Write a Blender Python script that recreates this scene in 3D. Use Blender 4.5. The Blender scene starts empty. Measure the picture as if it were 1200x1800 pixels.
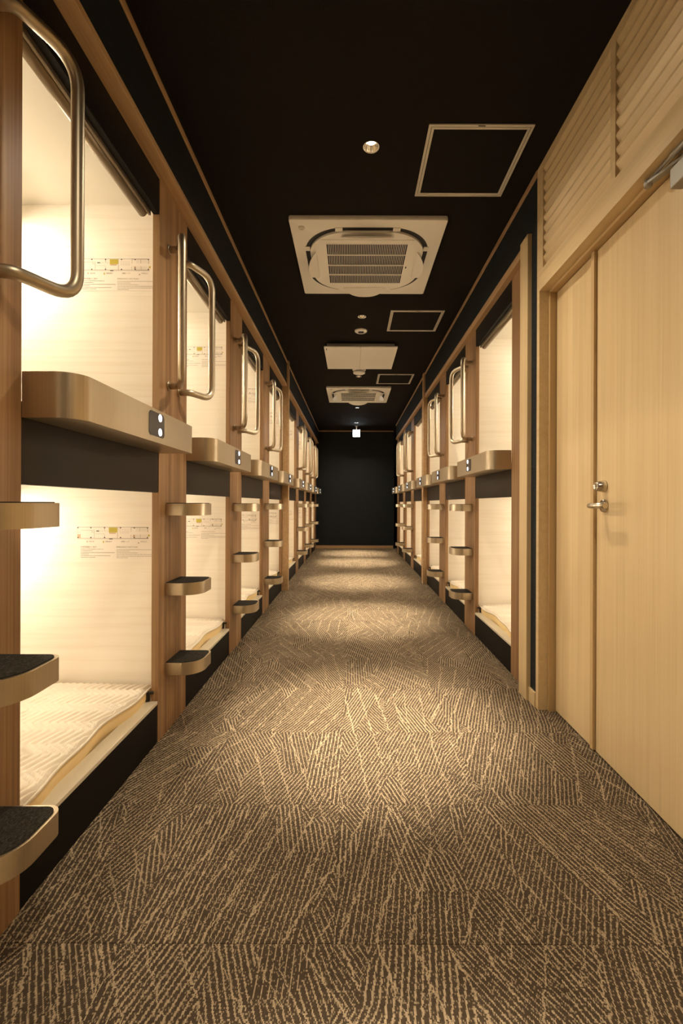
import bpy, bmesh, math, random
from mathutils import Vector, Matrix

random.seed(7)
S = bpy.context.scene
COL = S.collection
PI = math.pi

# ------------------------------------------------------------------ camera, world, exposure
HC = 1.04                       # camera height
cam_data = bpy.data.cameras.new('camera')
cam = bpy.data.objects.new('camera', cam_data)
COL.objects.link(cam)
cam.matrix_world = Matrix.Translation((0, 0, HC)) @ Matrix.Rotation(PI / 2, 4, 'X') @ Matrix.Rotation(math.radians(0.2), 4, 'Z')
cam_data.sensor_fit = 'VERTICAL'
cam_data.sensor_height = 36.0
cam_data.sensor_width = 24.0
cam_data.lens = 16.0
cam_data.shift_x = -18.5 / 1800
cam_data.shift_y = -14.0 / 1800
cam_data.clip_start = 0.02
S.camera = cam

world = bpy.data.worlds.new('world')
S.world = world
world.use_nodes = True
world.node_tree.nodes['Background'].inputs[0].default_value = (1.0, 0.8, 0.55, 1)
world.node_tree.nodes['Background'].inputs[1].default_value = 0.0

S.view_settings.view_transform = 'Standard'
S.view_settings.look = 'None'
S.view_settings.gamma = 1.0
S.view_settings.use_curve_mapping = False
S.view_settings.exposure = 0.0

WARM = (1.0, 0.85, 0.65)       # colour of the pod lamps
WARM_SPOT = (1.0, 0.84, 0.62)   # colour of the corridor downlights
POD_POWER = (25.0, 32.0)         # lower, upper pods
SPOT_POWER = 900.0
SPILL_POWER = 82.0

# ------------------------------------------------------------------ dimensions
XL, XR = -0.84, 0.979           # faces of the wooden posts, both rows
CEIL = 2.756
Y_BACK, Y_END = -1.5, 10.65
W = 0.823                       # width of a pod opening
PW = 0.329                      # width of a post
L_STARTS = [1.156, 2.308, 3.46, 4.612, 6.0, 7.153, 8.305, 9.457]
R_STARTS = [2.798, 3.948, 5.098, 6.41, 7.56, 8.71]
FL, FR = 0.053, 0.030           # how far the friezes stand out from the post faces
RAIL_TOP = 2.478
RAIL_BOT = {'L': 2.452, 'R': 2.43}


# ------------------------------------------------------------------ materials
def new_mat(name):
    m = bpy.data.materials.new(name)
    m.use_nodes = True
    nt = m.node_tree
    b = nt.nodes['Principled BSDF']
    return m, nt, b


def lin(c):
    return tuple(((v / 255) / 12.92 if v / 255 <= 0.04045 else ((v / 255 + 0.055) / 1.055) ** 2.4) for v in c)


def plain(name, col, rough=0.5, metal=0.0, spec=0.5, bump=None):
    m, nt, b = new_mat(name)
    b.inputs['Base Color'].default_value = (*col, 1)
    b.inputs['Roughness'].default_value = rough
    b.inputs['Metallic'].default_value = metal
    b.inputs['Specular IOR Level'].default_value = spec
    if bump:
        sc, st = bump
        tc = nt.nodes.new('ShaderNodeTexCoord')
        mp = nt.nodes.new('ShaderNodeMapping'); mp.inputs['Scale'].default_value = sc
        nz = nt.nodes.new('ShaderNodeTexNoise'); nz.inputs['Scale'].default_value = 1.0; nz.inputs['Detail'].default_value = 2
        bp = nt.nodes.new('ShaderNodeBump'); bp.inputs['Strength'].default_value = st; bp.inputs['Distance'].default_value = 0.002
        nt.links.new(tc.outputs['Object'], mp.inputs['Vector'])
        nt.links.new(mp.outputs[0], nz.inputs['Vector'])
        nt.links.new(nz.outputs['Fac'], bp.inputs['Height'])
        nt.links.new(bp.outputs[0], b.inputs['Normal'])
    return m


def grain(name, stops, scale, rough=0.45, distort=0.6, rough2=None, spec=0.4, bump=0.05, rnd=True):
    """Wood / weave: noise stretched by scale, mapped through colour stops."""
    m, nt, b = new_mat(name)
    N, K = nt.nodes, nt.links
    tc = N.new('ShaderNodeTexCoord')
    mp = N.new('ShaderNodeMapping'); mp.inputs['Scale'].default_value = scale
    src = tc.outputs['Object']
    if rnd:
        oi = N.new('ShaderNodeObjectInfo')
        mu = N.new('ShaderNodeMath'); mu.operation = 'MULTIPLY'; mu.inputs[1].default_value = 37.0
        ad = N.new('ShaderNodeVectorMath'); ad.operation = 'ADD'
        K.new(oi.outputs['Random'], mu.inputs[0])
        K.new(src, ad.inputs[0]); K.new(mu.outputs[0], ad.inputs[1])
        src = ad.outputs[0]
    K.new(src, mp.inputs['Vector'])
    n1 = N.new('ShaderNodeTexNoise'); n1.inputs['Scale'].default_value = 1.0; n1.inputs['Detail'].default_value = 5; n1.inputs['Roughness'].default_value = 0.65
    n1.inputs['Distortion'].default_value = distort
    K.new(mp.outputs[0], n1.inputs['Vector'])
    n2 = N.new('ShaderNodeTexNoise'); n2.inputs['Scale'].default_value = 5.0; n2.inputs['Detail'].default_value = 3
    K.new(mp.outputs[0], n2.inputs['Vector'])
    mx = N.new('ShaderNodeMath'); mx.operation = 'MULTIPLY_ADD'; mx.inputs[1].default_value = 0.35
    sub = N.new('ShaderNodeMath'); sub.operation = 'MULTIPLY_ADD'; sub.inputs[1].default_value = 1.0; sub.inputs[2].default_value = -0.175
    K.new(n1.outputs['Fac'], sub.inputs[0])
    K.new(n2.outputs['Fac'], mx.inputs[0]); K.new(sub.outputs[0], mx.inputs[2])
    cr = N.new('ShaderNodeValToRGB')
    el = cr.color_ramp.elements
    while len(el) < len(stops):
        el.new(0.5)
    for e, (p, c) in zip(el, stops):
        e.position = p; e.color = (*c, 1)
    K.new(mx.outputs[0], cr.inputs['Fac'])
    K.new(cr.outputs['Color'], b.inputs['Base Color'])
    b.inputs['Roughness'].default_value = rough
    b.inputs['Specular IOR Level'].default_value = spec
    if bump:
        bp = N.new('ShaderNodeBump'); bp.inputs['Strength'].default_value = bump; bp.inputs['Distance'].default_value = 0.002
        K.new(n2.outputs['Fac'], bp.inputs['Height']); K.new(bp.outputs[0], b.inputs['Normal'])
    return m


def emit(name, col, st):
    m, nt, b = new_mat(name)
    b.inputs['Base Color'].default_value = (0.8, 0.8, 0.8, 1)
    b.inputs['Emission Color'].default_value = (*col, 1)
    b.inputs['Emission Strength'].default_value = st
    return m


def brushed(name, col, rough, scale):
    m, nt, b = new_mat(name)
    N, K = nt.nodes, nt.links
    tc = N.new('ShaderNodeTexCoord')
    mp = N.new('ShaderNodeMapping'); mp.inputs['Scale'].default_value = scale
    nz = N.new('ShaderNodeTexNoise'); nz.inputs['Scale'].default_value = 1.0; nz.inputs['Detail'].default_value = 3
    K.new(tc.outputs['Object'], mp.inputs['Vector']); K.new(mp.outputs[0], nz.inputs['Vector'])
    mr = N.new('ShaderNodeMapRange'); mr.inputs['To Min'].default_value = rough - 0.07; mr.inputs['To Max'].default_value = rough + 0.09
    K.new(nz.outputs['Fac'], mr.inputs['Value']); K.new(mr.outputs[0], b.inputs['Roughness'])
    cr = N.new('ShaderNodeValToRGB')
    cr.color_ramp.elements[0].position = 0.3; cr.color_ramp.elements[0].color = (*[c * 0.88 for c in col], 1)
    cr.color_ramp.elements[1].position = 0.7; cr.color_ramp.elements[1].color = (*col, 1)
    K.new(nz.outputs['Fac'], cr.inputs['Fac']); K.new(cr.outputs[0], b.inputs['Base Color'])
    b.inputs['Metallic'].default_value = 1.0
    bp = N.new('ShaderNodeBump'); bp.inputs['Strength'].default_value = 0.04; bp.inputs['Distance'].default_value = 0.001
    K.new(nz.outputs['Fac'], bp.inputs['Height']); K.new(bp.outputs[0], b.inputs['Normal'])
    return m


def carpet_mat():
    """Tufted yarn columns (x quantised to the gauge); light yarn runs in hatched patches of changing direction."""
    m, nt, b = new_mat('carpet_yarn')
    N, K = nt.nodes, nt.links

    def math_(op, a, bb=None, c=None):
        n = N.new('ShaderNodeMath'); n.operation = op
        for i, v in enumerate((a, bb, c)):
            if v is None: continue
            if isinstance(v, (int, float)): n.inputs[i].default_value = v
            else: K.new(v, n.inputs[i])
        return n.outputs[0]
    tc = N.new('ShaderNodeTexCoord')
    oi = N.new('ShaderNodeObjectInfo')
    off = math_('MULTIPLY', oi.outputs['Random'], 23.0)
    ad = N.new('ShaderNodeVectorMath'); ad.operation = 'ADD'
    K.new(tc.outputs['Object'], ad.inputs[0]); K.new(off, ad.inputs[1])
    sx = N.new('ShaderNodeSeparateXYZ'); K.new(ad.outputs[0], sx.inputs[0])
    G, GY = 0.0026, 0.0036
    xi = math_('FLOOR', math_('DIVIDE', sx.outputs[0], G))
    yi = math_('FLOOR', math_('DIVIDE', sx.outputs[1], GY))
    xq = math_('MULTIPLY', xi, G)
    yq = math_('MULTIPLY', yi, GY)

    wz = N.new('ShaderNodeTexNoise'); wz.inputs['Scale'].default_value = 38.0; wz.inputs['Detail'].default_value = 3
    K.new(ad.outputs[0], wz.inputs['Vector'])
    wob = math_('MULTIPLY', wz.outputs['Fac'], 0.4)

    def layer(seed, sxx, syy, freq, thr, spread):
        cb = N.new('ShaderNodeCombineXYZ')
        K.new(math_('MULTIPLY', math_('ADD', xq, seed * 3.1), sxx), cb.inputs[0])
        K.new(math_('MULTIPLY', math_('ADD', yq, seed * 1.7), syy), cb.inputs[1])
        cb.inputs[2].default_value = seed
        vo = N.new('ShaderNodeTexVoronoi'); vo.inputs['Scale'].default_value = 1.0; vo.distance = 'MANHATTAN'
        K.new(cb.outputs[0], vo.inputs['Vector'])
        sc = N.new('ShaderNodeSeparateColor'); K.new(vo.outputs['Color'], sc.inputs[0])
        slope = math_('MULTIPLY', math_('SUBTRACT', sc.outputs[0], 0.5), 1.45)
        s = math_('ADD', math_('MULTIPLY', xq, freq), math_('MULTIPLY', math_('MULTIPLY', yq, slope), freq))
        fr = math_('FRACT', math_('ADD', math_('ADD', s, sc.outputs[1]), wob))
        t = math_('MULTIPLY_ADD', sc.outputs[2], spread, thr)
        return math_('LESS_THAN', fr, t)
    line = math_('MAXIMUM', layer(1.3, 4.6, 1.8, 66.0, 0.18, 0.15), layer(7.7, 2.6, 1.5, 12.0, 0.035, 0.03))
    # per-tuft randomness
    cb = N.new('ShaderNodeCombineXYZ'); K.new(xi, cb.inputs[0]); K.new(yi, cb.inputs[1])
    wn = N.new('ShaderNodeTexWhiteNoise'); wn.noise_dimensions = '2D'; K.new(cb.outputs[0], wn.inputs['Vector'])
    keep = math_('LESS_THAN', wn.outputs['Value'], 0.82)
    stray = math_('GREATER_THAN', wn.outputs['Value'], 0.88)
    li = math_('MAXIMUM', math_('MULTIPLY', line, keep), math_('MULTIPLY', stray, 0.45))
    # larger tonal drift
    nz = N.new('ShaderNodeTexNoise'); nz.inputs['Scale'].default_value = 6.0; nz.inputs['Detail'].default_value = 2
    K.new(ad.outputs[0], nz.inputs['Vector'])
    mx = N.new('ShaderNodeMix'); mx.data_type = 'RGBA'
    mx.inputs['A'].default_value = (0.072, 0.052, 0.034, 1)
    mx.inputs['B'].default_value = (0.43, 0.335, 0.222, 1)
    K.new(li, mx.inputs['Factor'])
    hs = N.new('ShaderNodeHueSaturation')
    K.new(mx.outputs['Result'], hs.inputs['Color'])
    vv = math_('ADD', math_('MULTIPLY_ADD', nz.outputs['Fac'], 0.5, 0.6), math_('MULTIPLY', wn.outputs['Value'], 0.3))
    K.new(vv, hs.inputs['Value'])
    K.new(hs.outputs[0], b.inputs['Base Color'])
    b.inputs['Roughness'].default_value = 0.95
    b.inputs['Specular IOR Level'].default_value = 0.1
    # tuft relief
    fx = math_('PINGPONG', sx.outputs[0], G / 2)
    fy = math_('PINGPONG', sx.outputs[1], GY / 2)
    h = math_('ADD', math_('ADD', fx, fy), math_('MULTIPLY', wn.outputs['Value'], 0.001))
    bp = N.new('ShaderNodeBump'); bp.inputs['Strength'].default_value = 0.35; bp.inputs['Distance'].default_value = 1.0
    K.new(h, bp.inputs['Height']); K.new(bp.outputs[0], b.inputs['Normal'])
    return m


V_GRAIN = (26.0, 26.0, 0.9)
M = {}
M['carpet'] = carpet_mat()
M['walnut'] = grain('walnut_laminate', [(0.32, (0.165, 0.080, 0.032)), (0.5, (0.28, 0.155, 0.070)), (0.70, (0.40, 0.245, 0.122))], (26, 26, 0.35), 0.42)
M['rail_wood'] = grain('rail_wood', [(0.3, (0.38, 0.23, 0.115)), (0.55, (0.47, 0.30, 0.155)), (0.75, (0.53, 0.35, 0.19))], (40, 0.8, 40), 0.45)
M['oak'] = grain('pale_oak_laminate', [(0.25, (0.56, 0.41, 0.225)), (0.5, (0.63, 0.475, 0.265)), (0.75, (0.68, 0.525, 0.305))], (30, 30, 0.45), 0.33, spec=0.5)
M['oak_flat'] = grain('pale_oak_lengthwise', [(0.25, (0.56, 0.41, 0.225)), (0.5, (0.63, 0.475, 0.265)), (0.75, (0.68, 0.525, 0.305))], (30, 0.6, 30), 0.4)
M['oak_trim'] = plain('oak_edge', (0.50, 0.345, 0.165), 0.4)
M['pod_wall'] = grain('cream_wood_film', [(0.28, (0.80, 0.735, 0.63)), (0.5, (0.85, 0.80, 0.71)), (0.72, (0.87, 0.825, 0.745))], (0.9, 0.9, 42), 0.4, bump=0.02)
M['pod_plain'] = plain('cream_panel', (0.66, 0.62, 0.53), 0.5)
M['sill'] = plain('sill_beige', (0.62, 0.55, 0.42), 0.35)
M['mattress'] = plain('quilted_cotton', (0.72, 0.64, 0.52), 0.9, bump=((400, 400, 400), 0.1))
M['mattress_side'] = plain('mattress_edge_tape', (0.80, 0.61, 0.31), 0.85)
M['black'] = plain('black_panel', (0.0055, 0.0045, 0.004), 0.5, spec=0.12)
M['dark_brown'] = plain('dark_brown_panel', (0.023, 0.0155, 0.0100), 0.45, spec=0.18)
M['metal'] = brushed('champagne_metal', (0.56, 0.475, 0.35), 0.38, (400, 400, 3))
M['tube'] = plain('satin_bronze_tube', (0.46, 0.39, 0.29), 0.42, 1.0)
M['bar'] = plain('bronze_bar', (0.20, 0.155, 0.10), 0.4, 0.7)
M['steel'] = plain('satin_steel', (0.62, 0.56, 0.46), 0.25, 1.0)
M['grey_metal'] = plain('grey_painted_metal', (0.30, 0.28, 0.24), 0.4, 0.4)
M['felt'] = grain('charcoal_felt', [(0.3, (0.014, 0.012, 0.010)), (0.55, (0.040, 0.035, 0.029)), (0.75, (0.11, 0.096, 0.08))], (260, 140, 260), 0.95, spec=0.05, bump=0.4)
M['navy'] = grain('navy_wallpaper', [(0.35, (0.008, 0.0105, 0.0125)), (0.7, (0.020, 0.0235, 0.0265))], (14, 14, 160), 0.75, spec=0.15, bump=0.3, rnd=False)
M['ceiling'] = grain('black_ceiling_paper', [(0.35, (0.0115, 0.0095, 0.008)), (0.7, (0.016, 0.013, 0.011))], (90, 90, 90), 0.9, spec=0.08, bump=0.2, rnd=False)
M['ceiling_dark'] = plain('hatch_lid_black', (0.012, 0.010, 0.0085), 0.85, spec=0.1)
M['white'] = plain('white_plastic', (0.85, 0.82, 0.76), 0.4)
M['hatch_frame'] = plain('hatch_aluminium', (0.62, 0.58, 0.50), 0.4, 0.2)
M['vent_dark'] = plain('vent_dark', (0.02, 0.02, 0.024), 0.7)
M['filter'] = plain('filter_grey', (0.03, 0.032, 0.045), 0.8)
M['chrome'] = plain('reflector_chrome', (0.85, 0.82, 0.76), 0.12, 1.0)
M['lamp'] = emit('downlight_led', (1.0, 0.82, 0.58), 40.0)
M['button'] = emit('button_led', (0.86, 0.92, 1.0), 5.0)
M['switch'] = plain('switch_plate_black', (0.035, 0.030, 0.032), 0.25)
M['exit'] = emit('exit_sign_face', (0.72, 0.88, 1.0), 15.0)
M['paper'] = plain('notice_paper', (0.84, 0.78, 0.70), 0.6)
M['ink'] = plain('print_grey', (0.25, 0.21, 0.17), 0.7)
M['ink_dark'] = plain('print_dark', (0.06, 0.05, 0.04), 0.7)
M['ink_yellow'] = plain('print_yellow', (0.50, 0.42, 0.05), 0.7)
M['ink_tan'] = plain('print_tan', (0.55, 0.40, 0.26), 0.7)
M['black_plastic'] = plain('black_plastic', (0.01, 0.01, 0.01), 0.4)


# ------------------------------------------------------------------ mesh helpers
def box(bm, x0, x1, y0, y1, z0, z1, bev=0.0):
    vs = [bm.verts.new((x, y, z)) for z in (z0, z1) for y in (y0, y1) for x in (x0, x1)]
    fs = [(0, 2, 3, 1), (4, 5, 7, 6), (0, 1, 5, 4), (2, 6, 7, 3), (0, 4, 6, 2), (1, 3, 7, 5)]
    faces = [bm.faces.new([vs[i] for i in f]) for f in fs]
    if bev:
        es = list({e for f in faces for e in f.edges})
        bmesh.ops.bevel(bm, geom=es, offset=bev, segments=2, profile=0.5, affect='EDGES')


def prism(bm, pts, z0, z1, bev=0.0, axis='z'):
    """Extrude a closed 2-D outline; axis 'z' keeps (x,y), axis 'x' maps (y,z), axis 'y' maps (x,z)."""
    def co(p, h):
        if axis == 'z': return (p[0], p[1], h)
        if axis == 'x': return (h, p[0], p[1])
        return (p[0], h, p[1])
    a = [bm.verts.new(co(p, z0)) for p in pts]
    b = [bm.verts.new(co(p, z1)) for p in pts]
    n = len(pts)
    fa = bm.faces.new(a[::-1]); fb = bm.faces.new(b)
    for i in range(n):
        bm.faces.new((a[i], a[(i + 1) % n], b[(i + 1) % n], b[i]))
    if bev:
        es = list(fa.edges) + list(fb.edges)
        bmesh.ops.bevel(bm, geom=es, offset=bev, segments=2, profile=0.5, affect='EDGES')


def fillet(pts, radii, n=7):
    """Round the interior corners of an open polyline (any dimension)."""
    out = [Vector(pts[0])]
    for i in range(1, len(pts) - 1):
        p, a, b = Vector(pts[i]), Vector(pts[i - 1]), Vector(pts[i + 1])
        r = radii[i - 1]
        d1 = (a - p); d2 = (b - p)
        t = min(r, d1.length * 0.49, d2.length * 0.49)
        s, e = p + d1.normalized() * t, p + d2.normalized() * t
        for k in range(n + 1):
            u = k / n
            out.append(s * (1 - u) ** 2 + p * 2 * u * (1 - u) + e * u ** 2)
    out.append(Vector(pts[-1]))
    return out


def round_poly(pts, radii, n=8):
    """Closed polygon with circular-ish rounded corners (2-D)."""
    out = []
    m = len(pts)
    for i in range(m):
        p, a, b = Vector(pts[i]), Vector(pts[i - 1]), Vector(pts[(i + 1) % m])
        r = radii[i]
        if r <= 0:
            out.append(tuple(p)); continue
        d1, d2 = (a - p).normalized(), (b - p).normalized()
        s, e = p + d1 * r, p + d2 * r
        w = 0.7071
        for k in range(n + 1):
            u = k / n
            q0, q1, q2 = (1 - u) ** 2, 2 * u * (1 - u) * w, u ** 2
            out.append(tuple((s * q0 + p * q1 + e * q2) / (q0 + q1 + q2)))
    return out


def tube(bm, pts, r, seg=12, cap=True):
    pts = [Vector(p) for p in pts]
    n = len(pts)
    rings = []
    ref = None
    for i, p in enumerate(pts):
        d = (pts[min(i + 1, n - 1)] - pts[max(i - 1, 0)]).normalized()
        if ref is None:
            up = Vector((0, 0, 1)) if abs(d.z) < 0.9 else Vector((1, 0, 0))
            ref = d.cross(up).normalized()
        else:
            ref = (ref - d * ref.dot(d)).normalized()
        q = d.cross(ref)
        rr = r[i] if isinstance(r, (list, tuple)) else r
        rings.append([bm.verts.new(p + (ref * math.cos(2 * PI * k / seg) + q * math.sin(2 * PI * k / seg)) * rr) for k in range(seg)])
    for a, b in zip(rings, rings[1:]):
        for k in range(seg):
            f = bm.faces.new((a[k], a[(k + 1) % seg], b[(k + 1) % seg], b[k])); f.smooth = True
    if cap:
        bm.faces.new(rings[0][::-1]); bm.faces.new(rings[-1])


def lathe(bm, prof, seg=32, axis='z', center=(0, 0, 0)):
    """Revolve (r, h) profile; open ends with r>0 stay open."""
    rings = []
    c = Vector(center)
    for r, h in prof:
        ring = []
        for k in range(seg):
            a = 2 * PI * k / seg
            x, y = r * math.cos(a), r * math.sin(a)
            v = (x, y, h) if axis == 'z' else ((h, x, y) if axis == 'x' else (x, h, y))
            ring.append(bm.verts.new(c + Vector(v)))
        rings.append(ring)
    for a, b in zip(rings, rings[1:]):
        for k in range(seg):
            f = bm.faces.new((a[k], a[(k + 1) % seg], b[(k + 1) % seg], b[k])); f.smooth = True
    if prof[0][0] > 1e-6: bm.faces.new(rings[0][::-1])
    if prof[-1][0] > 1e-6: bm.faces.new(rings[-1])
    bmesh.ops.remove_doubles(bm, verts=bm.verts, dist=1e-6)


CACHE = {}


def mesh(key, fn, mat, side='L', smooth=False):
    """Build (or reuse) mesh data. fn(bm) draws with +x pointing into the corridor; side R mirrors x."""
    k = (key, side)
    if k in CACHE: return CACHE[k]
    bm = bmesh.new()
    fn(bm)
    if side == 'R':
        for v in bm.verts: v.co.x = -v.co.x
    bmesh.ops.recalc_face_normals(bm, faces=bm.faces)
    me = bpy.data.meshes.new(key.split('/')[0])
    if smooth:
        for f in bm.faces: f.smooth = True
    bm.to_mesh(me); bm.free()
    if smooth and isinstance(smooth, float):
        me.set_sharp_from_angle(angle=smooth)
    for mm in (mat if isinstance(mat, (list, tuple)) else [mat]):
        me.materials.append(M[mm])
    CACHE[k] = me
    return me


def obj(name, me, parent=None, loc=(0, 0, 0), rz=0.0, label=None, kind=None):
    o = bpy.data.objects.new(name, me)
    COL.objects.link(o)
    if parent: o.parent = parent
    o.location = loc
    if rz: o.rotation_euler.z = rz
    if label: o['label'] = label
    if kind: o['kind'] = kind
    return o


def thing(name, label, cat, loc=(0, 0, 0), group=None, kind=None):
    o = bpy.data.objects.new(name, None)
    COL.objects.link(o)
    o.location = loc
    o.empty_display_size = 0.1
    o['label'] = label
    o['category'] = cat
    if group: o['group'] = group
    if kind: o['kind'] = kind
    return o


def tag(o, label, cat, group=None, kind=None):
    o['label'] = label; o['category'] = cat
    if group: o['group'] = group
    if kind: o['kind'] = kind
    return o


def struct(name, fn, mat, label=None, cat=None, smooth=False):
    o = obj(name, mesh('structure_' + name, fn, mat, smooth=smooth))
    o['kind'] = 'structure'
    if label: o['label'] = label
    if cat: o['category'] = cat
    return o


ORD = ['first', 'second', 'third', 'fourth', 'fifth', 'sixth', 'seventh', 'eighth', 'ninth', 'tenth']
SIDE = {'L': 'left', 'R': 'right'}


def sx(side, lx):
    return XL + lx if side == 'L' else XR - lx


# ------------------------------------------------------------------ the setting
# floor: sub-floor slab plus half-metre carpet tiles
floor = struct('floor', lambda bm: box(bm, -3.0, 3.1, Y_BACK, 12.0, -0.06, -0.006), 'carpet', 'brown hatched carpet tile floor of the corridor', 'floor')


def tile(bm):
    box(bm, -0.25, 0.25, -0.25, 0.25, -0.006, 0.0)
    top = [e for e in bm.edges if all(v.co.z > -0.001 for v in e.verts)]
    bmesh.ops.bevel(bm, geom=top, offset=0.0014, segments=1, affect='EDGES')


tile_me = mesh('carpet_tile', tile, 'carpet')
for r in range(23):
    for c in range(5):
        obj('carpet_tile', tile_me, floor, (-0.79 + 0.5 * c, 0.326 + 0.5 * r, 0))

DOWNLIGHTS = [(0.086, 0.2), (0.086, 2.186), (0.085, 4.166), (0.085, 6.12), (0.085, 8.12), (0.085, 9.6)]
DL_R = 0.036


def ceiling_fn(bm):
    def loop(pts):
        vs = [bm.verts.new(p) for p in pts]
        return [bm.edges.new((vs[i], vs[(i + 1) % len(vs)])) for i in range(len(vs))]
    es = loop([(-3.0, Y_BACK, CEIL), (3.1, Y_BACK, CEIL), (3.1, 12, CEIL), (-3.0, 12, CEIL)])
    for x, y in DOWNLIGHTS:
        es += loop([(x + DL_R * math.cos(a * PI / 12), y + DL_R * math.sin(a * PI / 12), CEIL) for a in range(24)])
    bmesh.ops.triangle_fill(bm, use_beauty=True, use_dissolve=False, edges=es)


struct('ceiling', ceiling_fn, 'ceiling', 'matt black papered ceiling', 'ceiling')

struct('wall_end', lambda bm: box(bm, -0.90, 0.965, Y_END, Y_END + 0.1, 0, CEIL), 'navy', 'dark navy textured wall closing the corridor', 'wall')
struct('baseboard_end', lambda bm: box(bm, -0.84, 0.965, Y_END - 0.012, Y_END, 0, 0.07, 0.002), 'rail_wood', 'wooden baseboard along the dark end wall', 'baseboard')
struct('trim_1', lambda bm: box(bm, -0.775, 0.965, Y_END - 0.012, Y_END, CEIL - 0.022, CEIL), 'rail_wood', 'thin wooden trim above the dark end wall', 'trim')
# side passage beyond the right-hand row
struct('wall_passage', lambda bm: (box(bm, 0.965, 3.1, 11.3, 11.4, 0, CEIL), box(bm, 3.0, 3.1, 9.9, 11.4, 0, CEIL), box(bm, XR, 3.0, 9.855, 9.9, 0, CEIL), box(bm, 0.965, 0.985, Y_END + 0.0, 11.3, 0, CEIL)), 'navy', 'dark wall of the side passage at the far end', 'wall')
struct('wall_back', lambda bm: box(bm, -3.0, 3.1, Y_BACK - 0.1, Y_BACK, 0, CEIL), 'oak', 'pale wood wall behind the viewer', 'wall')

# friezes above the pods
struct('wall_left', lambda bm: (box(bm, XL, XL + FL, Y_BACK, Y_END, RAIL_TOP, CEIL), box(bm, -3.0, XL, Y_BACK, -0.15, 0, RAIL_TOP), box(bm, XL - 0.029, XL, -0.15, 0.003, 0, RAIL_BOT['L'] - 0.001)), 'navy', 'dark navy band of wall above the left-hand pods', 'wall')
struct('trim_2', lambda bm: box(bm, XL + 0.03, XL + FL + 0.008, Y_BACK, Y_END - 0.012, CEIL - 0.028, CEIL, 0.002), 'rail_wood', 'thin wooden trim between ceiling and left navy band', 'trim')
struct('trim_3', lambda bm: box(bm, XL - 0.02, XL + FL + 0.003, Y_BACK, Y_END, RAIL_BOT['L'], RAIL_TOP, 0.002), 'rail_wood', 'long wooden head rail above the left-hand pods', 'trim')
struct('trim_4', lambda bm: box(bm, XL + 0.001, -0.764, 5.455, 5.53, 0, CEIL, 0.002), 'rail_wood', 'vertical wooden joint strip halfway along the left-hand row', 'trim')
struct('wall_right', lambda bm: (box(bm, XR - FR, XR + 0.03, 2.46, 9.86, RAIL_TOP, CEIL), box(bm, XR - FR, XR + 0.1, 2.335, 2.46, 0, CEIL), box(bm, XR + 0.1, 3.0, 2.36, 2.40, 0, CEIL)), 'navy', 'dark navy band of wall above the right-hand pods', 'wall')
struct('trim_5', lambda bm: box(bm, XR - FR - 0.008, XR, 2.335, 9.86, CEIL - 0.028, CEIL, 0.002), 'rail_wood', 'thin wooden trim between ceiling and right navy band', 'trim')
struct('trim_6', lambda bm: box(bm, XR - FR - 0.004, XR + 0.02, 2.46, 9.86, RAIL_BOT['R'], RAIL_TOP, 0.002), 'rail_wood', 'long wooden head rail above the right-hand pods', 'trim')
struct('trim_7', lambda bm: box(bm, 0.926, XR - 0.001, 5.93, 6.03, 0, CEIL, 0.002), 'rail_wood', 'vertical wooden joint strip halfway along the right-hand row', 'trim')
struct('trim_8', lambda bm: box(bm, 0.926, XR - 0.001, 2.414, 2.521, 0, RAIL_TOP, 0.002), 'oak', 'pale upright wooden end trim of the right-hand row', 'trim')
struct('baseboard_right', lambda bm: box(bm, 0.938, XR - FR, 2.336, 2.414, 0, 0.075, 0.002), 'oak_flat', 'short pale baseboard between end trim and door', 'baseboard')

# right-hand door wall (pale oak), with the door opening and louvre openings left free
DX = 0.945
DOOR_Y0, DOOR_Y1, DOOR_Z = 0.93, 2.305, 2.122
LV_Z0, LV_Z1 = 2.214, 2.725
LV = [(1.668, 2.272), (1.04, 1.648)]


def door_wall(bm):
    t = 1.075
    box(bm, DX, t, Y_BACK, DOOR_Y0, 0, LV_Z0)
    box(bm, DX, t, DOOR_Y1, 2.335, 0, LV_Z0)
    box(bm, DX, t, DOOR_Y0, DOOR_Y1, DOOR_Z, LV_Z0)
    box(bm, DX, t, LV[0][1], 2.335, LV_Z0, CEIL)
    box(bm, DX, t, LV[1][1], LV[0][0], LV_Z0, CEIL)
    box(bm, DX, t, Y_BACK, LV[1][0], LV_Z0, CEIL)
    box(bm, DX, t, LV[1][0], LV[1][1], LV_Z1, CEIL)
    box(bm, DX, t, LV[0][0], LV[0][1], LV_Z1, CEIL)
    box(bm, 1.20, 1.22, Y_BACK, 2.36, 0, CEIL)


struct('wall_door_side', door_wall, 'oak_flat', 'pale oak wall panelling around the doors', 'wall')

# door: frame, narrow leaf, main leaf with lock, lever and closer
door = thing('door_1', 'pale oak unequal double door with lever handle and closer', 'door', (1.0246, 1.9, 0), kind='structure')
dl = door.location


def dpart(name, fn, mat, parent=door, label=None, smooth=False):
    me = mesh('door_' + name, fn, mat, smooth=smooth)
    for v in me.vertices: v.co -= dl
    return obj(name, me, parent, label=label)


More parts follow.
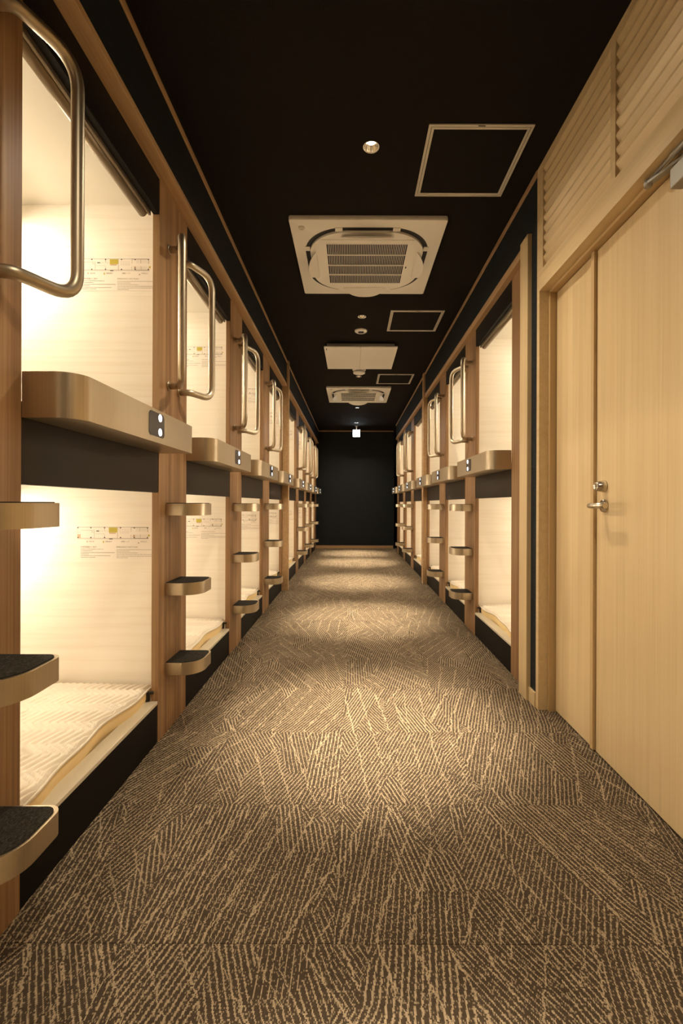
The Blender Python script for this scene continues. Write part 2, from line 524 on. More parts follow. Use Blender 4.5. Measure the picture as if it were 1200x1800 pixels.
dpart('door_frame', lambda bm: (box(bm, 0.992, 1.075, 2.288, DOOR_Y1, 0, DOOR_Z, 0.0015), box(bm, 0.992, 1.075, DOOR_Y0, 0.948, 0, DOOR_Z, 0.0015),
                                box(bm, 0.992, 1.075, 0.948, 2.288, 2.108, DOOR_Z, 0.0015)), 'oak_trim')
dpart('narrow_leaf', lambda bm: box(bm, 1.0246, 1.062, 1.914, 2.283, 0.008, 2.104, 0.001), 'oak')
dpart('meeting_strip', lambda bm: box(bm, 1.011, 1.0245, 1.909, 1.932, 0.012, 2.107, 0.001), 'oak_trim')
main_leaf = dpart('main_leaf', lambda bm: box(bm, 1.0246, 1.062, 0.953, 1.908, 0.008, 2.104, 0.001), 'oak')


def lever(bm):
    y, z = 1.846, 1.036
    lathe(bm, [(0.0, 1.0246), (0.026, 1.0244), (0.027, 1.020), (0.025, 1.0155), (0.0, 1.015)], 28, 'x', (0, y, z))


def lever2(bm):
    y, z = 1.846, 1.036
    p = fillet([(1.016, y, z), (0.958, y + 0.004, z), (0.962, 1.728, z + 0.002)], [0.022], 8)
    n = len(p)
    tube(bm, p, [0.0095 + 0.002 * min(1, i / (n - 1)) for i in range(n)], 16)


rosette = dpart('handle_rosette', lever, 'steel', main_leaf)
dpart('lever_handle', lever2, 'steel', main_leaf)
dpart('lock_cylinder', lambda bm: lathe(bm, [(0.0, 1.0246), (0.0245, 1.0245), (0.0245, 1.018), (0.017, 0.988), (0.0135, 0.986), (0.012, 0.9875), (0.0, 0.9875)], 28, 'x', (0, 1.848, 1.115)), 'steel', main_leaf)


def closer_body(bm):
    box(bm, 0.985, 1.0245, 1.16, 1.418, 2.022, 2.085, 0.004)


def closer_arm(bm):
    # flat bar from the spindle of the body to the elbow
    a, b = Vector((1.006, 1.38, 2.096)), Vector((0.974, 1.502, 2.10))
    for p, q, w, h in ((a, b, 0.011, 0.004),):
        d = (q - p).normalized(); s = Vector((0, 0, 1)).cross(d)
        vs = []
        for e in (p - d * 0.01, q + d * 0.008):
            for u, v in ((-1, -1), (1, -1), (1, 1), (-1, 1)):
                vs.append(bm.verts.new(e + s * w * u + Vector((0, 0, h * v))))
        for f in ((0, 1, 2, 3), (7, 6, 5, 4), (0, 4, 5, 1), (1, 5, 6, 2), (2, 6, 7, 3), (3, 7, 4, 0)):
            bm.faces.new([vs[i] for i in f])
    lathe(bm, [(0, 2.082), (0.011, 2.082), (0.011, 2.106), (0, 2.107)], 16, 'z', (1.006, 1.38, 0))
    lathe(bm, [(0, 2.090), (0.0125, 2.090), (0.0125, 2.112), (0, 2.113)], 16, 'z', (0.974, 1.502, 0))


def closer_rod(bm):
    tube(bm, [(0.974, 1.502, 2.109), (0.977, 1.405, 2.112), (0.9772, 1.396, 2.112), (0.980, 1.22, 2.112)], [0.0045, 0.0050, 0.009, 0.009], 14)


cl = dpart('door_closer', closer_body, 'grey_metal', main_leaf)
dpart('closer_arm', closer_arm, 'grey_metal', main_leaf)
dpart('closer_rod', closer_rod, 'grey_metal', main_leaf)

# louvres over the door
for i, (y0, y1) in enumerate(LV):
    t = thing('louver_panel', ['oak louvre panel above the narrow door leaf, beside the navy band', 'oak louvre panel above the main door leaf, over the closer'][i], 'louver', (DX, (y0 + y1) / 2, LV_Z0), 'wooden louvres above the door')
    wd = (y1 - y0) / 2

    def frame(bm):
        h = LV_Z1 - LV_Z0
        for a in ((-wd, -wd + 0.006, 0, h), (wd - 0.006, wd, 0, h), (-wd + 0.006, wd - 0.006, 0, 0.006), (-wd + 0.006, wd - 0.006, h - 0.006, h)):
            box(bm, 0.0, 0.1, *a)
    obj('louver_frame', mesh('louver_frame/%d' % i, frame, 'oak_flat'), t)

    def slat(bm):
        # board sloping down towards the corridor
        pts = [(0.003, 0.042), (0.003, 0.052), (0.030, 0.006), (0.030, -0.004)]
        prism(bm, [(p[0], p[1]) for p in pts], -wd + 0.006, wd - 0.006, axis='y')
    sm = mesh('slat/%d' % i, slat, 'oak_flat')
    for k in range(10):
        obj('slat', sm, t, (0, 0, 0.012 + k * 0.0495))

# ------------------------------------------------------------------ pods
def cap_box(*a):
    return lambda bm: box(bm, *a)


D = 2.0      # pod depth
YA, YB = -0.10, W + 0.075


def pod(side, k, y0, level):
    row = SIDE[side]
    where = ('%s sleeping pod out of view beside the viewer, added to light the doors' % ('lower' if level == 0 else 'upper')) if k < 0 else '%s sleeping pod of the %s-hand row, %s from the camera' % ('lower' if level == 0 else 'upper', row, ORD[k])
    t = thing('sleeping_pod', 'lit cream ' + where, 'sleeping pod', (sx(side, 0), y0, 0), '%s sleeping pods along the %s-hand side' % ('lower' if level == 0 else 'upper', row))
    z0, z1 = (0.02, 1.165) if level == 0 else (1.19, 2.385)
    kk = '/%d' % level

    def p(name, fn, mat, smooth=False):
        return obj(name, mesh(name + kk, fn, mat, side, smooth), t)
    p('far_partition', cap_box(-D, -0.031, YB, YB + 0.02, z0, z1 + 0.02), 'pod_wall')
    p('near_partition', cap_box(-D, -0.031, YA - 0.02, YA, z0, z1 + 0.02), 'pod_wall')
    p('back_panel', cap_box(-D - 0.02, -D, YA - 0.02, YB + 0.02, z0, z1 + 0.02), 'pod_wall')
    p('pod_ceiling', cap_box(-D, -0.031, YA, YB, z1, z1 + 0.02), 'pod_plain')
    if level == 0:
        p('bed_base', cap_box(-D, -0.031, YA, YB, 0.02, 0.165), 'pod_plain')
        p('bed_sill', lambda bm: box(bm, -0.060, -0.001, 0.001, W - 0.001, 0.166, 0.181, 0.002), 'sill')
        p('kick_panel', lambda bm: box(bm, -0.029, -0.003, 0.001, W - 0.001, 0.0, 0.1655, 0.002), 'black')
        p('latch', lambda bm: (box(bm, -0.05, -0.035, W - 0.014, W - 0.001, 0.182, 0.225, 0.002), box(bm, -0.05, -0.018, W - 0.012, W - 0.001, 0.213, 0.225, 0.002)), 'black_plastic')
    else:
        p('bed_base', cap_box(-D, -0.031, YA, YB, 1.19, 1.30), 'pod_plain')
        p('front_panel', lambda bm: box(bm, -0.029, -0.003, 0.001, W - 0.001, 1.087, 1.30, 0.002), 'dark_brown')
        p('header_panel', lambda bm: box(bm, -0.028, -0.002, 0.001, W - 0.001, 2.295, RAIL_BOT[side] - 0.001, 0.002), 'black')

        def blind(bm):
            tube(bm, [(-0.058, 0.004, 2.283), (-0.058, W - 0.035, 2.283)], 0.019, 18)
        p('blind_roll', blind, 'bar')
        p('blind_rail', lambda bm: box(bm, -0.040, -0.029, 0.002, W - 0.02, 2.278, 2.320, 0.003), 'bar')
    # lamp by the pillow end: a shade with a bulb under it
    zl = z1 - (0.21 if level else 0.20)
    p('lamp_shade', lambda bm: lathe(bm, [(0.0, zl + 0.07), (0.05, zl + 0.068), (0.086, zl + 0.030), (0.084, zl + 0.029), (0.048, zl + 0.062), (0.0, zl + 0.064)], 24, 'z', (-0.86, YB - 0.17, 0)), 'white', True)
    p('lamp_bracket', lambda bm: tube(bm, [(-0.86, YB - 0.125, zl + 0.069), (-0.86, YB, zl + 0.069)], 0.012, 10), 'white')
    ln = 'lower_pod_lamp' if level == 0 else 'upper_pod_lamp'
    li = bpy.data.lights.get(ln) or bpy.data.lights.new(ln, 'POINT')
    li.energy = POD_POWER[level]; li.color = WARM; li.shadow_soft_size = 0.03
    lo = bpy.data.objects.new(ln, li); COL.objects.link(lo)
    lo.location = (sx(side, -0.86), y0 + YB - 0.17, zl)
    return t


def mattress_mesh(bm):
    x0, x1, y0, y1 = -1.96, -0.052, YA + 0.02, YB - 0.03
    nx, ny = 190, 110
    T, B = 0.238, 0.166

    def edge(y):     # wavy front edge
        return x1 + 0.012 * math.sin(y * 9.0 + 0.6) + 0.006 * math.sin(y * 21.0)

    def shift(y):    # zig-zag quilting: straight run then a slanted run
        P, A = 0.15, 0.085
        q, f = divmod(y + 1.0, P)
        return q * 0.17 + (0.03 * f / A if f < A else 0.03 + (f - A) / (P - A) * 0.14)
    grid = []
    for j in range(ny + 1):
        y = y0 + (y1 - y0) * j / ny
        rowv = []
        for i in range(nx + 1):
            u = i / nx
            u = 1 - (1 - u) ** 1.9
            x = x0 + (edge(y) - x0) * u
            d = min(edge(y) - x, x - x0, y - y0, y1 - y)
            fall = 1 - max(0.0, 1 - d / 0.014) ** 2
            s = ((x - shift(y)) / 0.030) % 1.0
            ridge = abs(math.sin(PI * s)) ** 0.6
            z = B + (T - B) * (0.86 + 0.14 * fall) + 0.014 * (ridge - 0.6) * fall + 0.004 * math.sin(x * 6 + y * 5)
            rowv.append(bm.verts.new((x, y, z)))
        grid.append(rowv)
    for j in range(ny):
        for i in range(nx):
            f = bm.faces.new((grid[j][i], grid[j][i + 1], grid[j + 1][i + 1], grid[j + 1][i])); f.smooth = True
    rim = [grid[0][i] for i in range(nx + 1)] + [grid[j][nx] for j in range(1, ny + 1)] + [grid[ny][i] for i in range(nx - 1, -1, -1)] + [grid[j][0] for j in range(ny - 1, 0, -1)]
    pip = [v.co.copy() for v in rim]
    tube(bm, [p + Vector((0.001, 0, 0.001)) for p in pip[nx:nx + ny + 1]], 0.0045, 6)
    mid = [bm.verts.new((v.co.x, v.co.y, (v.co.z * 0.45 + B * 0.55))) for v in rim]
    low = [bm.verts.new((v.co.x - 0.008, v.co.y, B)) for v in rim]
    n = len(rim)
    for a, b in ((rim, mid), (mid, low)):
        for k in range(n):
            f = bm.faces.new((a[k], b[k], b[(k + 1) % n], a[(k + 1) % n])); f.smooth = True; f.material_index = 1


def mattress(side, k, y0):
    o = obj('mattress', mesh('mattress', mattress_mesh, ['mattress', 'mattress_side'], side), None, (sx(side, 0), y0, 0))
    tag(o, 'white quilted mattress in the %s lower pod on the %s' % (ORD[k], SIDE[side]), 'mattress', 'mattresses in the lower pods')


def post(side, k, y0, y1, name='wooden_post', extra=''):
    wdt = y1 - y0
    rb = RAIL_BOT[side] - 0.001
    o = obj(name, mesh('wooden_post/%.3f' % wdt, lambda bm: box(bm, -0.03, 0.0, 0, wdt, 0, rb, 0.0012), 'walnut', side), None, (sx(side, 0), y0, 0))
    tag(o, 'brown wood-grain upright panel, %s from the camera in the %s-hand row' % (ORD[k], SIDE[side]), 'post', 'wooden uprights between the %s-hand pods' % SIDE[side])


def control_box(side, k, y0):
    t = thing('control_box', 'champagne metal ledge with two lit buttons, %s in the %s-hand row' % (ORD[k], SIDE[side]), 'control box', (sx(side, 0), y0, 1.257), 'metal control ledges between the bunks')

    def body(bm):
        pts = round_poly([(0.0005, 0.0), (0.143, 0.0), (0.143, W + 0.004), (0.0005, W + 0.004)], [0, 0.062, 0.004, 0], 10)
        prism(bm, pts, 0.0, 0.118, 0.0015)
    obj('ledge_body', mesh('ledge_body', body, 'metal', side, math.radians(30)), t)

    def plate(bm):
        pts = round_poly([(0.404, 0.021), (0.530, 0.021), (0.530, 0.106), (0.404, 0.106)], [0.016] * 4, 6)
        prism(bm, pts, 0.1425, 0.1445, axis='x')
    sp = obj('switch_panel', mesh('switch_panel', plate, 'switch', side), t)
    for z in (0.091, 0.040):
        obj('button', mesh('button', lambda bm: lathe(bm, [(0.0, 0.1444), (0.0135, 0.1444), (0.0130, 0.1456), (0.0, 0.1458)], 24, 'x', (0, 0.493, 0)), 'button', side), sp, (0, 0, z))


def step_outline(ins=0.0):
    return round_poly([(0.0006, -0.093 + ins), (0.157 - ins, -0.093 + ins), (0.157 - ins, 0.093 - ins), (0.0006, 0.093 - ins)], [0, 0.088 - ins, 0.03 - ins * 0.5, 0], 10)


STEP_WORD = ['lowest', 'middle', 'top']


def ladder_step(side, k, yc, n):
    t = thing('ladder_step', '%s metal step with dark felt tread on the %s %s-hand post' % (STEP_WORD[n], ORD[k], SIDE[side]), 'step', (sx(side, 0), yc, 0.32 + 0.36 * n), 'metal ladder steps on the posts')
    obj('metal_band', mesh('metal_band', lambda bm: prism(bm, step_outline(), -0.055, 0.0, 0.002), 'metal', side, math.radians(30)), t)
    obj('felt_tread', mesh('felt_tread', lambda bm: prism(bm, step_outline(0.008), -0.002, 0.0025, 0.001), 'felt', side), t)


def grab_rail(side, k, yc, d):
    t = thing('grab_rail', 'bent metal grab rail on the %s side of the %s %s-hand post' % ('near' if d < 0 else 'far', ORD[k], SIDE[side]), 'grab rail', (sx(side, 0), yc, 0), 'metal grab rails on the posts')
    zt, zb = 2.20, 1.577

    def rail(bm):
        pts = [(0.002, 0.062 * d, zt), (0.05, 0.062 * d, zt), (0.114, 0.208 * d, zt), (0.114, 0.208 * d, zb), (0.05, 0.062 * d, zb), (0.002, 0.062 * d, zb)]
        tube(bm, fillet(pts, [0.06, 0.085, 0.07, 0.06], 9), 0.016, 16)
    obj('rail_tube', mesh('rail_tube/%d' % d, rail, 'tube', side), t)
    for z in (zt, zb):
        obj('mounting_flange', mesh('mounting_flange', lambda bm: lathe(bm, [(0.0, 0.0), (0.021, 0.0003), (0.021, 0.004), (0.0165, 0.005), (0.0, 0.005)], 20, 'x'), 'tube', side), t, (0, 0.062 * d, z))


# --- printed evacuation notice (drawn once, shared)
def text_mesh(name, items, mat):
    """items: (string, x, z, size). Flat lettering lying in the xz plane facing -y."""
    bm = bmesh.new()
    for s, x, z, size in items:
        cu = bpy.data.curves.new('t', 'FONT'); cu.body = s; cu.size = size; cu.resolution_u = 2
        o = bpy.data.objects.new('t', cu); COL.objects.link(o)
        dg = bpy.context.evaluated_depsgraph_get()
        me = bpy.data.meshes.new_from_object(o.evaluated_get(dg))
        me.transform(Matrix.Translation((x, 0, z)) @ Matrix.Rotation(PI / 2, 4, 'X'))
        bm.from_mesh(me)
        bpy.data.objects.remove(o); bpy.data.curves.remove(cu); bpy.data.meshes.remove(me)
    me = bpy.data.meshes.new(name); bm.to_mesh(me); bm.free()
    me.materials.append(M[mat])
    return me


PXM = 2.06 / 800 / 7.5


def nx_(cx): return (cx - 85) * PXM          # crop pixels of the notice -> metres from its lower left
def nz_(cy): return (560 - cy) * PXM


def rects(bm, lst, y=0.0):
    for x0, y0, x1, y1 in lst:
        v = [bm.verts.new(c) for c in ((nx_(x0), y, nz_(y1)), (nx_(x1), y, nz_(y1)), (nx_(x1), y, nz_(y0)), (nx_(x0), y, nz_(y0)))]
        bm.faces.new(v)


def plan_lines(bm):
    L = [(100, 139, 1030, 143), (100, 285, 1030, 289), (97, 140, 100, 288), (100, 297, 1030, 299)]
    L += [(800, 141, 1030, 147), (850, 284, 1030, 291), (1020, 145, 1025, 205), (1020, 262, 1025, 288)]
    L += [(140, 182, 320, 185), (318, 182, 321, 285), (100, 208, 140, 210), (138, 210, 140, 285), (330, 228, 452, 230), (390, 190, 440, 192), (285, 183, 288, 208), (285, 206, 320, 209)]
    L += [(453, 150, 457, 190), (453, 235, 456, 285), (460, 190, 500, 192), (622, 215, 626, 285), (800, 150, 804, 200), (800, 235, 803, 285), (850, 240, 854, 285), (917, 150, 922, 200), (920, 235, 925, 285)]
    for x in list(range(866, 914, 13)) + list(range(936, 1016, 13)):
        L += [(x, 158, x + 1.5, 196), (x, 238, x + 1.5, 280)]
    for x in range(650, 780, 26):
        L += [(x, 195, x + 20, 197.5), (x, 215, x + 20, 217.5), (x + 4, 172, x + 22, 174)]
    rects(bm, L)


def plan_dark(bm):
    L = []
    for x in (105, 275, 455, 665, 845, 1018):
        L += [(x - 8, 142, x + 8, 156), (x - 8, 271, x + 8, 285)]
    L += [(345, 186, 385, 198), (515, 291, 560, 301)]
    rects(bm, L)


def body_print(bm):
    rnd = random.Random(3)
    rows = [(430, 440), (452, 300), (475, 590), (494, 250), (516, 530), (536, 340)]
    for y, xe in rows:
        x = 145
        while x < xe:
            w = rnd.uniform(6, 12)
            rects(bm, [(x, y - 3.5, min(x + w, xe), y + 3.5)])
            x += w + rnd.choice((2.5, 2.5, 3.5, 7))
    rows = [(436, 1130), (456, 785), (477, 890), (499, 1130), (521, 1130), (541, 760)]
    for y, xe in rows:
        x = 612
        while x < xe:
            w = rnd.uniform(14, 40)
            rects(bm, [(x, y - 2.2, min(x + w, xe), y + 2.6)])
            x += w + 5


NOTICE = {}


def build_notice_meshes():
    NOTICE['paper'] = mesh('notice_paper', lambda bm: box(bm, 0, 0.38, -0.0008, 0, 0, 0.146), 'paper')

    def wrap(fn):
        return fn
    NOTICE['floor_plan'] = mesh('floor_plan_print', plan_lines, 'ink')
    NOTICE['plan_columns'] = mesh('floor_plan_columns', plan_dark, 'ink_dark')
    NOTICE['yellow_area'] = mesh('yellow_area_print', lambda bm: rects(bm, [(510, 145, 622, 210), (1026, 236, 1048, 262), (432, 322, 448, 348)]), 'ink_yellow')
    NOTICE['tan_area'] = mesh('tan_area_print', lambda bm: rects(bm, [(97, 235, 140, 284), (515, 211, 602, 227), (828, 240, 852, 275), (218, 322, 234, 340)]), 'ink_tan')
    NOTICE['body_text'] = mesh('body_text_print', body_print, 'ink')
    sz = 26 * PXM
    NOTICE['headings'] = text_mesh('heading_print', [
        ('非常時避難のご案内', nx_(140), nz_(410), sz * 0.9), ('EMERGENCY EXIT PLAN', nx_(610), nz_(410), sz * 1.0),
        ('現在地', nx_(252), nz_(338), sz * 0.85), ('避難器具', nx_(462), nz_(338), sz * 0.85),
        ('避難ハッチ', nx_(672), nz_(338), sz * 0.85), ('非常出口', nx_(924), nz_(338), sz * 0.85), ('▲', nx_(890), nz_(352), sz * 0.9)], 'ink')


build_notice_meshes()


def notice(k, y0, level):
    zb = 1.998 if level else 0.788
    t = thing('evacuation_notice', 'printed evacuation plan on the far wall of the %s %s left-hand pod' % (ORD[k], 'upper' if level else 'lower'), 'notice',
              (XL - 0.402, y0 + YB - 0.0002, zb), 'evacuation plans inside the left-hand pods')
    s = obj('paper_sheet', NOTICE['paper'], t)
    for nm, key in (('floor_plan_lines', 'floor_plan'), ('floor_plan_column_marks', 'plan_columns'), ('yellow_area', 'yellow_area'), ('tan_area', 'tan_area'), ('small_text', 'body_text'), ('heading_text', 'headings')):
        obj(nm, NOTICE[key], s, (0, -0.0012, 0), kind='stuff')


# --- left row
for level in (0, 1):
    pod('L', -1, 0.004, level)      # unseen pod pair, added so its light falls on the doors opposite
l_posts = [(y - PW, y) for y in L_STARTS[:4]] + [(5.435, 6.0)] + [(y - PW, y) for y in L_STARTS[5:]] + [(L_STARTS[-1] + W, Y_END - 0.013)]
for k, (a, b) in enumerate(l_posts):
    post('L', k, a, b)
r_posts = [(2.522, 2.798), (3.621, 3.948), (4.771, 5.098), (5.921, 6.41), (7.233, 7.56), (8.383, 8.71), (9.533, 9.85)]
for k, (a, b) in enumerate(r_posts):
    post('R', k, a, b)
for side, starts in (('L', L_STARTS), ('R', R_STARTS)):
    for k, y0 in enumerate(starts):
        for level in (0, 1):
            pod(side, k, y0, level)
            if side == 'L': notice(k, y0, level)
        mattress(side, k, y0)
        control_box(side, k, y0)
for k in (0, 1, 2, 3, 5, 6, 7):
    yc = l_posts[k][1] - PW / 2
    for n in range(3): ladder_step('L', k, yc, n)
    for d in (-1, 1):
        if k == 0 and d < 0: continue
        grab_rail('L', k, yc, d)
for k in (1, 2, 4, 5):
    yc = (r_posts[k][0] + r_posts[k][1]) / 2
    for n in range(3): ladder_step('R', k, yc, n)
    for d in (-1, 1): grab_rail('R', k, yc, d)


# ------------------------------------------------------------------ ceiling fittings
def downlight(i, x, y):
    t = thing('recessed_downlight', 'small recessed chrome downlight in the black ceiling, %s along the corridor' % ORD[i], 'downlight', (x, y, CEIL), 'recessed downlights along the corridor')
    R = DL_R

    def refl(bm):
        prof = [(R + 0.0035, -0.002), (R - 0.001, -0.0022), (R - 0.002, 0.0)]
        prof += [(R - 0.002 - 0.012 * (j / 8) ** 1.4, 0.027 * j / 8) for j in range(1, 9)]
        lathe_open(bm, prof, 24)
    obj('reflector', mesh('downlight_reflector', refl, 'chrome'), t)
    obj('lamp_disc', mesh('downlight_lamp', lambda bm: lathe(bm, [(0.0, 0.0255), (0.0222, 0.0262), (0.0222, 0.03), (0.0, 0.03)], 24), 'lamp'), t)
    li = bpy.data.lights.get('downlight') or bpy.data.lights.new('downlight', 'SPOT')
    li.energy = SPOT_POWER; li.color = WARM_SPOT; li.spot_size = math.radians(35); li.spot_blend = 1.0; li.shadow_soft_size = 0.025
    lo = bpy.data.objects.new('downlight_beam', li); COL.objects.link(lo)
    lo.location = (x, y, CEIL - 0.004)
    # wide spill of the same lamp around its beam
    li = bpy.data.lights.get('downlight_spill') or bpy.data.lights.new('downlight_spill', 'SPOT')
    li.energy = SPILL_POWER; li.color = WARM_SPOT; li.spot_size = math.radians(135); li.spot_blend = 0.8; li.shadow_soft_size = 0.03
    lo = bpy.data.objects.new('downlight_spill', li); COL.objects.link(lo)
    lo.location = (x, y, CEIL - 0.004)


def lathe_open(bm, prof, seg):
    rings = [[bm.verts.new((r * math.cos(2 * PI * k / seg), r * math.sin(2 * PI * k / seg), h)) for k in range(seg)] for r, h in prof]
    for a, b in zip(rings, rings[1:]):
        for k in range(seg):
            f = bm.faces.new((a[k], a[(k + 1) % seg], b[(k + 1) % seg], b[k])); f.smooth = True


for i, (x, y) in enumerate(DOWNLIGHTS):
    downlight(i, x, y)


def hatch(i, x0, y0, sz=0.478):
    t = thing('ceiling_hatch', 'square ceiling access hatch with pale metal frame, %s from the camera' % ORD[i], 'hatch', (x0 + sz / 2, y0 + sz / 2, CEIL), 'access hatches in the ceiling')

    def ring(a, b, z0, z1):
        def fn(bm):
            for q in ((-a, a, -a, -b), (-a, a, b, a), (-a, -b, -b, b), (b, a, -b, b)):
                box(bm, q[0], q[1], q[2], q[3], z0, z1, 0.0008)
        return fn
    h = sz / 2
    obj('outer_frame', mesh('hatch_outer_frame', ring(h, h - 0.012, -0.006, 0.0), 'hatch_frame'), t)
    obj('inner_frame', mesh('hatch_inner_frame', ring(h - 0.0145, h - 0.026, -0.006, 0.0), 'hatch_frame'), t)
    obj('hatch_lid', mesh('hatch_lid', lambda bm: box(bm, -h + 0.026, h - 0.026, -h + 0.026, h - 0.026, -0.004, 0.0), 'ceiling_dark'), t)
    obj('latch_slot', mesh('hatch_latch', lambda bm: box(bm, -0.016, 0.016, -h + 0.003, -h + 0.008, -0.0072, -0.0055), 'black_plastic'), t)


for i, (x, y) in enumerate([(0.342, 2.050), (0.338, 4.025), (0.338, 6.0)]):
    hatch(i, x, y)


def aircon(i, xc, yc):
    t = thing('air_conditioner', ['white ceiling cassette air conditioner with grille, large one nearest the camera', 'white ceiling cassette air conditioner beyond the square ventilation panel'][i], 'air conditioner', (xc, yc, CEIL), 'cassette air conditioners')

    def panel(bm):
        prism(bm, round_poly([(-.475, -.4775), (.475, -.4775), (.475, .4775), (-.475, .4775)], [0.015] * 4, 4), -0.030, 0.0, 0.006)
    obj('cassette_panel', mesh('cassette_panel', panel, 'white', smooth=math.radians(35)), t)

    def groove(bm):
        o = round_poly([(-.405, -.405), (.405, -.405), (.405, .405), (-.405, .405)], [0.27] * 4, 12)
        n = round_poly([(-.372, -.372), (.372, -.372), (.372, .372), (-.372, .372)], [0.24] * 4, 12)
        a = [bm.verts.new((*p, -0.0306)) for p in o]; b = [bm.verts.new((*p, -0.0306)) for p in n]
        for k in range(len(a)):
            bm.faces.new((a[k], a[(k + 1) % len(a)], b[(k + 1) % len(a)], b[k]))
    obj('air_outlet', mesh('air_outlet', groove, 'vent_dark'), t)

    def gap_fill(bm):   # white bridges over the corner parts of the outlet
        for a in range(4):
            R = Matrix.Rotation(a * PI / 2, 3, 'Z')
            for s in (-1, 1):
                pts = [R @ Vector((0.386, s * 0.2, 0)), R @ Vector((0.405, s * 0.2, 0)), R @ Vector((0.405, s * 0.155, 0)), R @ Vector((0.372, s * 0.155, 0)), R @ Vector((0.372, s * 0.2, 0))]
                q = [(p.x, p.y) for p in pts]
                if s > 0: q = q[::-1]
                prism(bm, q, -0.036, -0.0305)
    obj('outlet_bridges', mesh('outlet_bridges', gap_fill, 'white'), t)

    def plate(bm):
        prism(bm, round_poly([(-.374, -.374), (.374, -.374), (.374, .374), (-.374, .374)], [0.24] * 4, 12), -0.044, -0.0302, 0.008)
    obj('centre_plate', mesh('centre_plate', plate, 'white', smooth=math.radians(35)), t)

    def flap(bm):
        # lens-shaped vane, inner edge against the plate, outer edge hanging down
        n = 16
        top, bot = [], []
        for k in range(n + 1):
            u = -1 + 2 * k / n
            x = u * 0.165
            wv = 0.078 * (1 - abs(u) ** 2.6) + 0.008
            top.append(((x, 0.334, -0.046), (x, 0.334 + wv * 0.72, -0.046 - wv * 0.46)))
        va = [(bm.verts.new(a), bm.verts.new(b), bm.verts.new((a[0], a[1] + 0.002, a[2] - 0.004)), bm.verts.new((b[0], b[1] - 0.001, b[2] - 0.005))) for a, b in top]
        for p, q in zip(va, va[1:]):
            for i0, i1 in ((0, 1), (1, 3), (3, 2), (2, 0)):
                bm.faces.new((p[i0], q[i0], q[i1], p[i1]))
        for p in (va[0], va[-1]):
            bm.faces.new((p[0], p[1], p[3], p[2]))
    for a in range(4):
        obj('air_flap', mesh('air_flap', flap, 'white'), t, rz=a * PI / 2)

    def gframe(bm):
        a, b = 0.30, 0.262
        for q in ((-a, a, -a, -b), (-a, a, b, a), (-a, -b, -b, b), (b, a, -b, b)):
            box(bm, *q, -0.0475, -0.0435)
    obj('grille_frame', mesh('grille_frame', gframe, 'white'), t)
    obj('grille_filter', mesh('grille_filter', lambda bm: box(bm, -0.262, 0.262, -0.262, 0.262, -0.0446, -0.0442), 'filter'), t)

    def bars(bm):
        nb = 46
        for k in range(1, nb):
            x = -0.262 + 0.524 * k / nb
            box(bm, x - 0.0014, x + 0.0014, -0.262, 0.262, -0.0475, -0.0447)
        box(bm, -0.262, 0.262, -0.262, -0.258, -0.0505, -0.0447)
    g = obj('grille_bars', mesh('grille_bars', bars, 'white'), t, kind='stuff')
    for k in range(1, 4):
        obj('grille_crossbar', mesh('grille_crossbar', lambda bm: box(bm, -0.262, 0.262, -0.004, 0.004, -0.052, -0.0447, 0.001), 'white'), t, (0, -0.262 + 0.131 * k, 0))
    obj('sensor_eye', mesh('sensor_eye', lambda bm: lathe(bm, [(0.0, -0.0345), (0.018, -0.034), (0.021, -0.0295)], 20), 'hatch_frame'), t, (-0.405, -0.40, 0))
    obj('indicator_mark', mesh('indicator_mark', lambda bm: box(bm, -0.004, 0.004, -0.012, 0.012, -0.0485, -0.047), 'vent_dark'), t, (0.281, 0.03, 0))


aircon(0, 0.091, 3.178)
aircon(1, 0.091, 7.10)

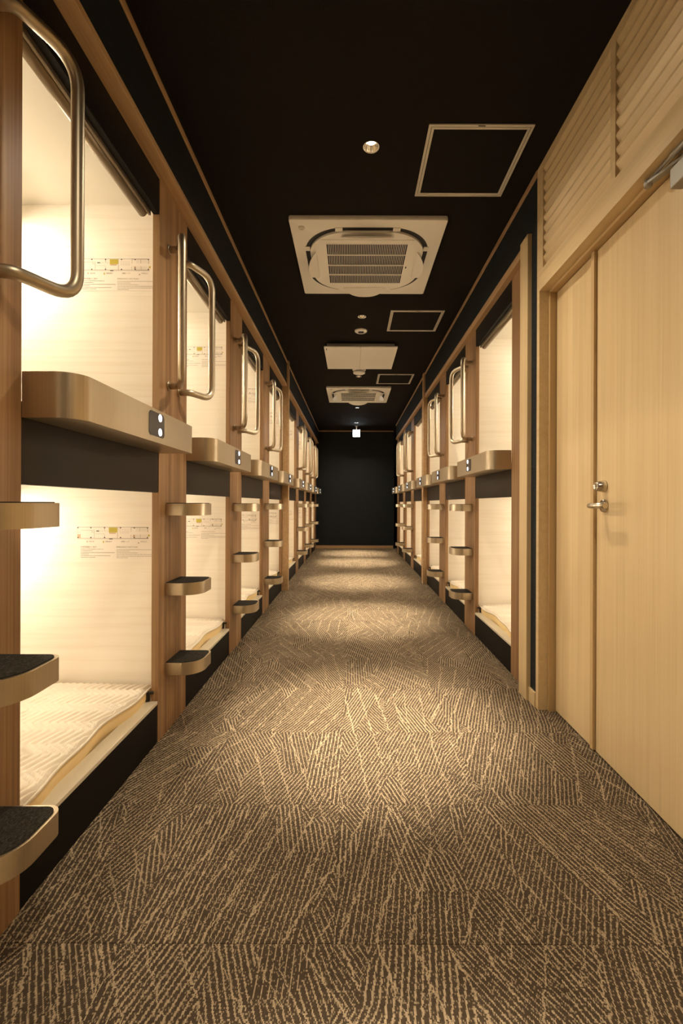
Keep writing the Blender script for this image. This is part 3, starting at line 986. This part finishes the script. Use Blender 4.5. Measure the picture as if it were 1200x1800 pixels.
t = thing('ventilation_panel', 'square cream two-part ventilation panel hanging below the black ceiling', 'vent', (0.087, 5.19, CEIL))
obj('back_box', mesh('vent_back_box', lambda bm: box(bm, -0.362, 0.362, -0.325, 0.35, -0.048, 0.0, 0.003), 'hatch_frame'), t)
for s in (-1, 1):
    obj('cover_half', mesh('cover_half/%d' % s, lambda bm: box(bm, *((-0.39, -0.0012) if s < 0 else (0.0012, 0.39)), -0.39, 0.39, -0.062, -0.0485, 0.003), 'white'), t)
obj('pull_tab', mesh('vent_pull_tab', lambda bm: box(bm, -0.37, -0.363, -0.35, -0.29, -0.0635, -0.0618), 'vent_dark'), t)

t = thing('ceiling_speaker', 'round white speaker disc on the ceiling before the ventilation panel', 'speaker', (0.082, 4.5, CEIL))
obj('speaker_disc', mesh('speaker_disc', lambda bm: lathe(bm, [(0.0, -0.018), (0.05, -0.017), (0.061, -0.010), (0.063, 0.0), (0.0, 0.0)], 36), 'white'), t)


def slots(bm):
    for q in range(-3, 4):
        w = 0.032 - abs(q) * 0.004
        box(bm, -w, w, q * 0.008 - 0.0015, q * 0.008 + 0.0015, -0.0195, -0.0165)


obj('speaker_slots', mesh('speaker_slots', slots, 'filter'), t, kind='stuff')

t = thing('smoke_detector', 'round white smoke detector on the ceiling just beyond the ventilation panel', 'detector', (0.085, 5.80, CEIL))
obj('detector_base', mesh('detector_base', lambda bm: lathe(bm, [(0.0, -0.02), (0.075, -0.02), (0.085, -0.012), (0.087, 0.0), (0.0, 0.0)], 36), 'white'), t)
obj('detector_dome', mesh('detector_dome', lambda bm: lathe(bm, [(0.0, -0.062), (0.055, -0.060), (0.074, -0.050), (0.078, -0.040), (0.060, -0.030), (0.058, -0.02), (0.0, -0.02)], 36), 'white'), t)

t = thing('exit_sign', 'small bright white lit sign box hanging before the dark end wall', 'sign', (0.092, 10.0, CEIL))
obj('sign_box', mesh('sign_box', lambda bm: box(bm, -0.080, 0.080, -0.02, 0.02, -0.244, -0.084, 0.004), 'white'), t)
obj('sign_face', mesh('sign_face', lambda bm: box(bm, -0.075, 0.075, -0.023, -0.0202, -0.239, -0.089), 'exit'), t)
obj('hanger', mesh('sign_hanger', lambda bm: (box(bm, -0.03, 0.03, -0.015, 0.015, -0.012, 0.0), box(bm, -0.012, 0.012, -0.008, 0.008, -0.0845, -0.012)), 'white'), t)
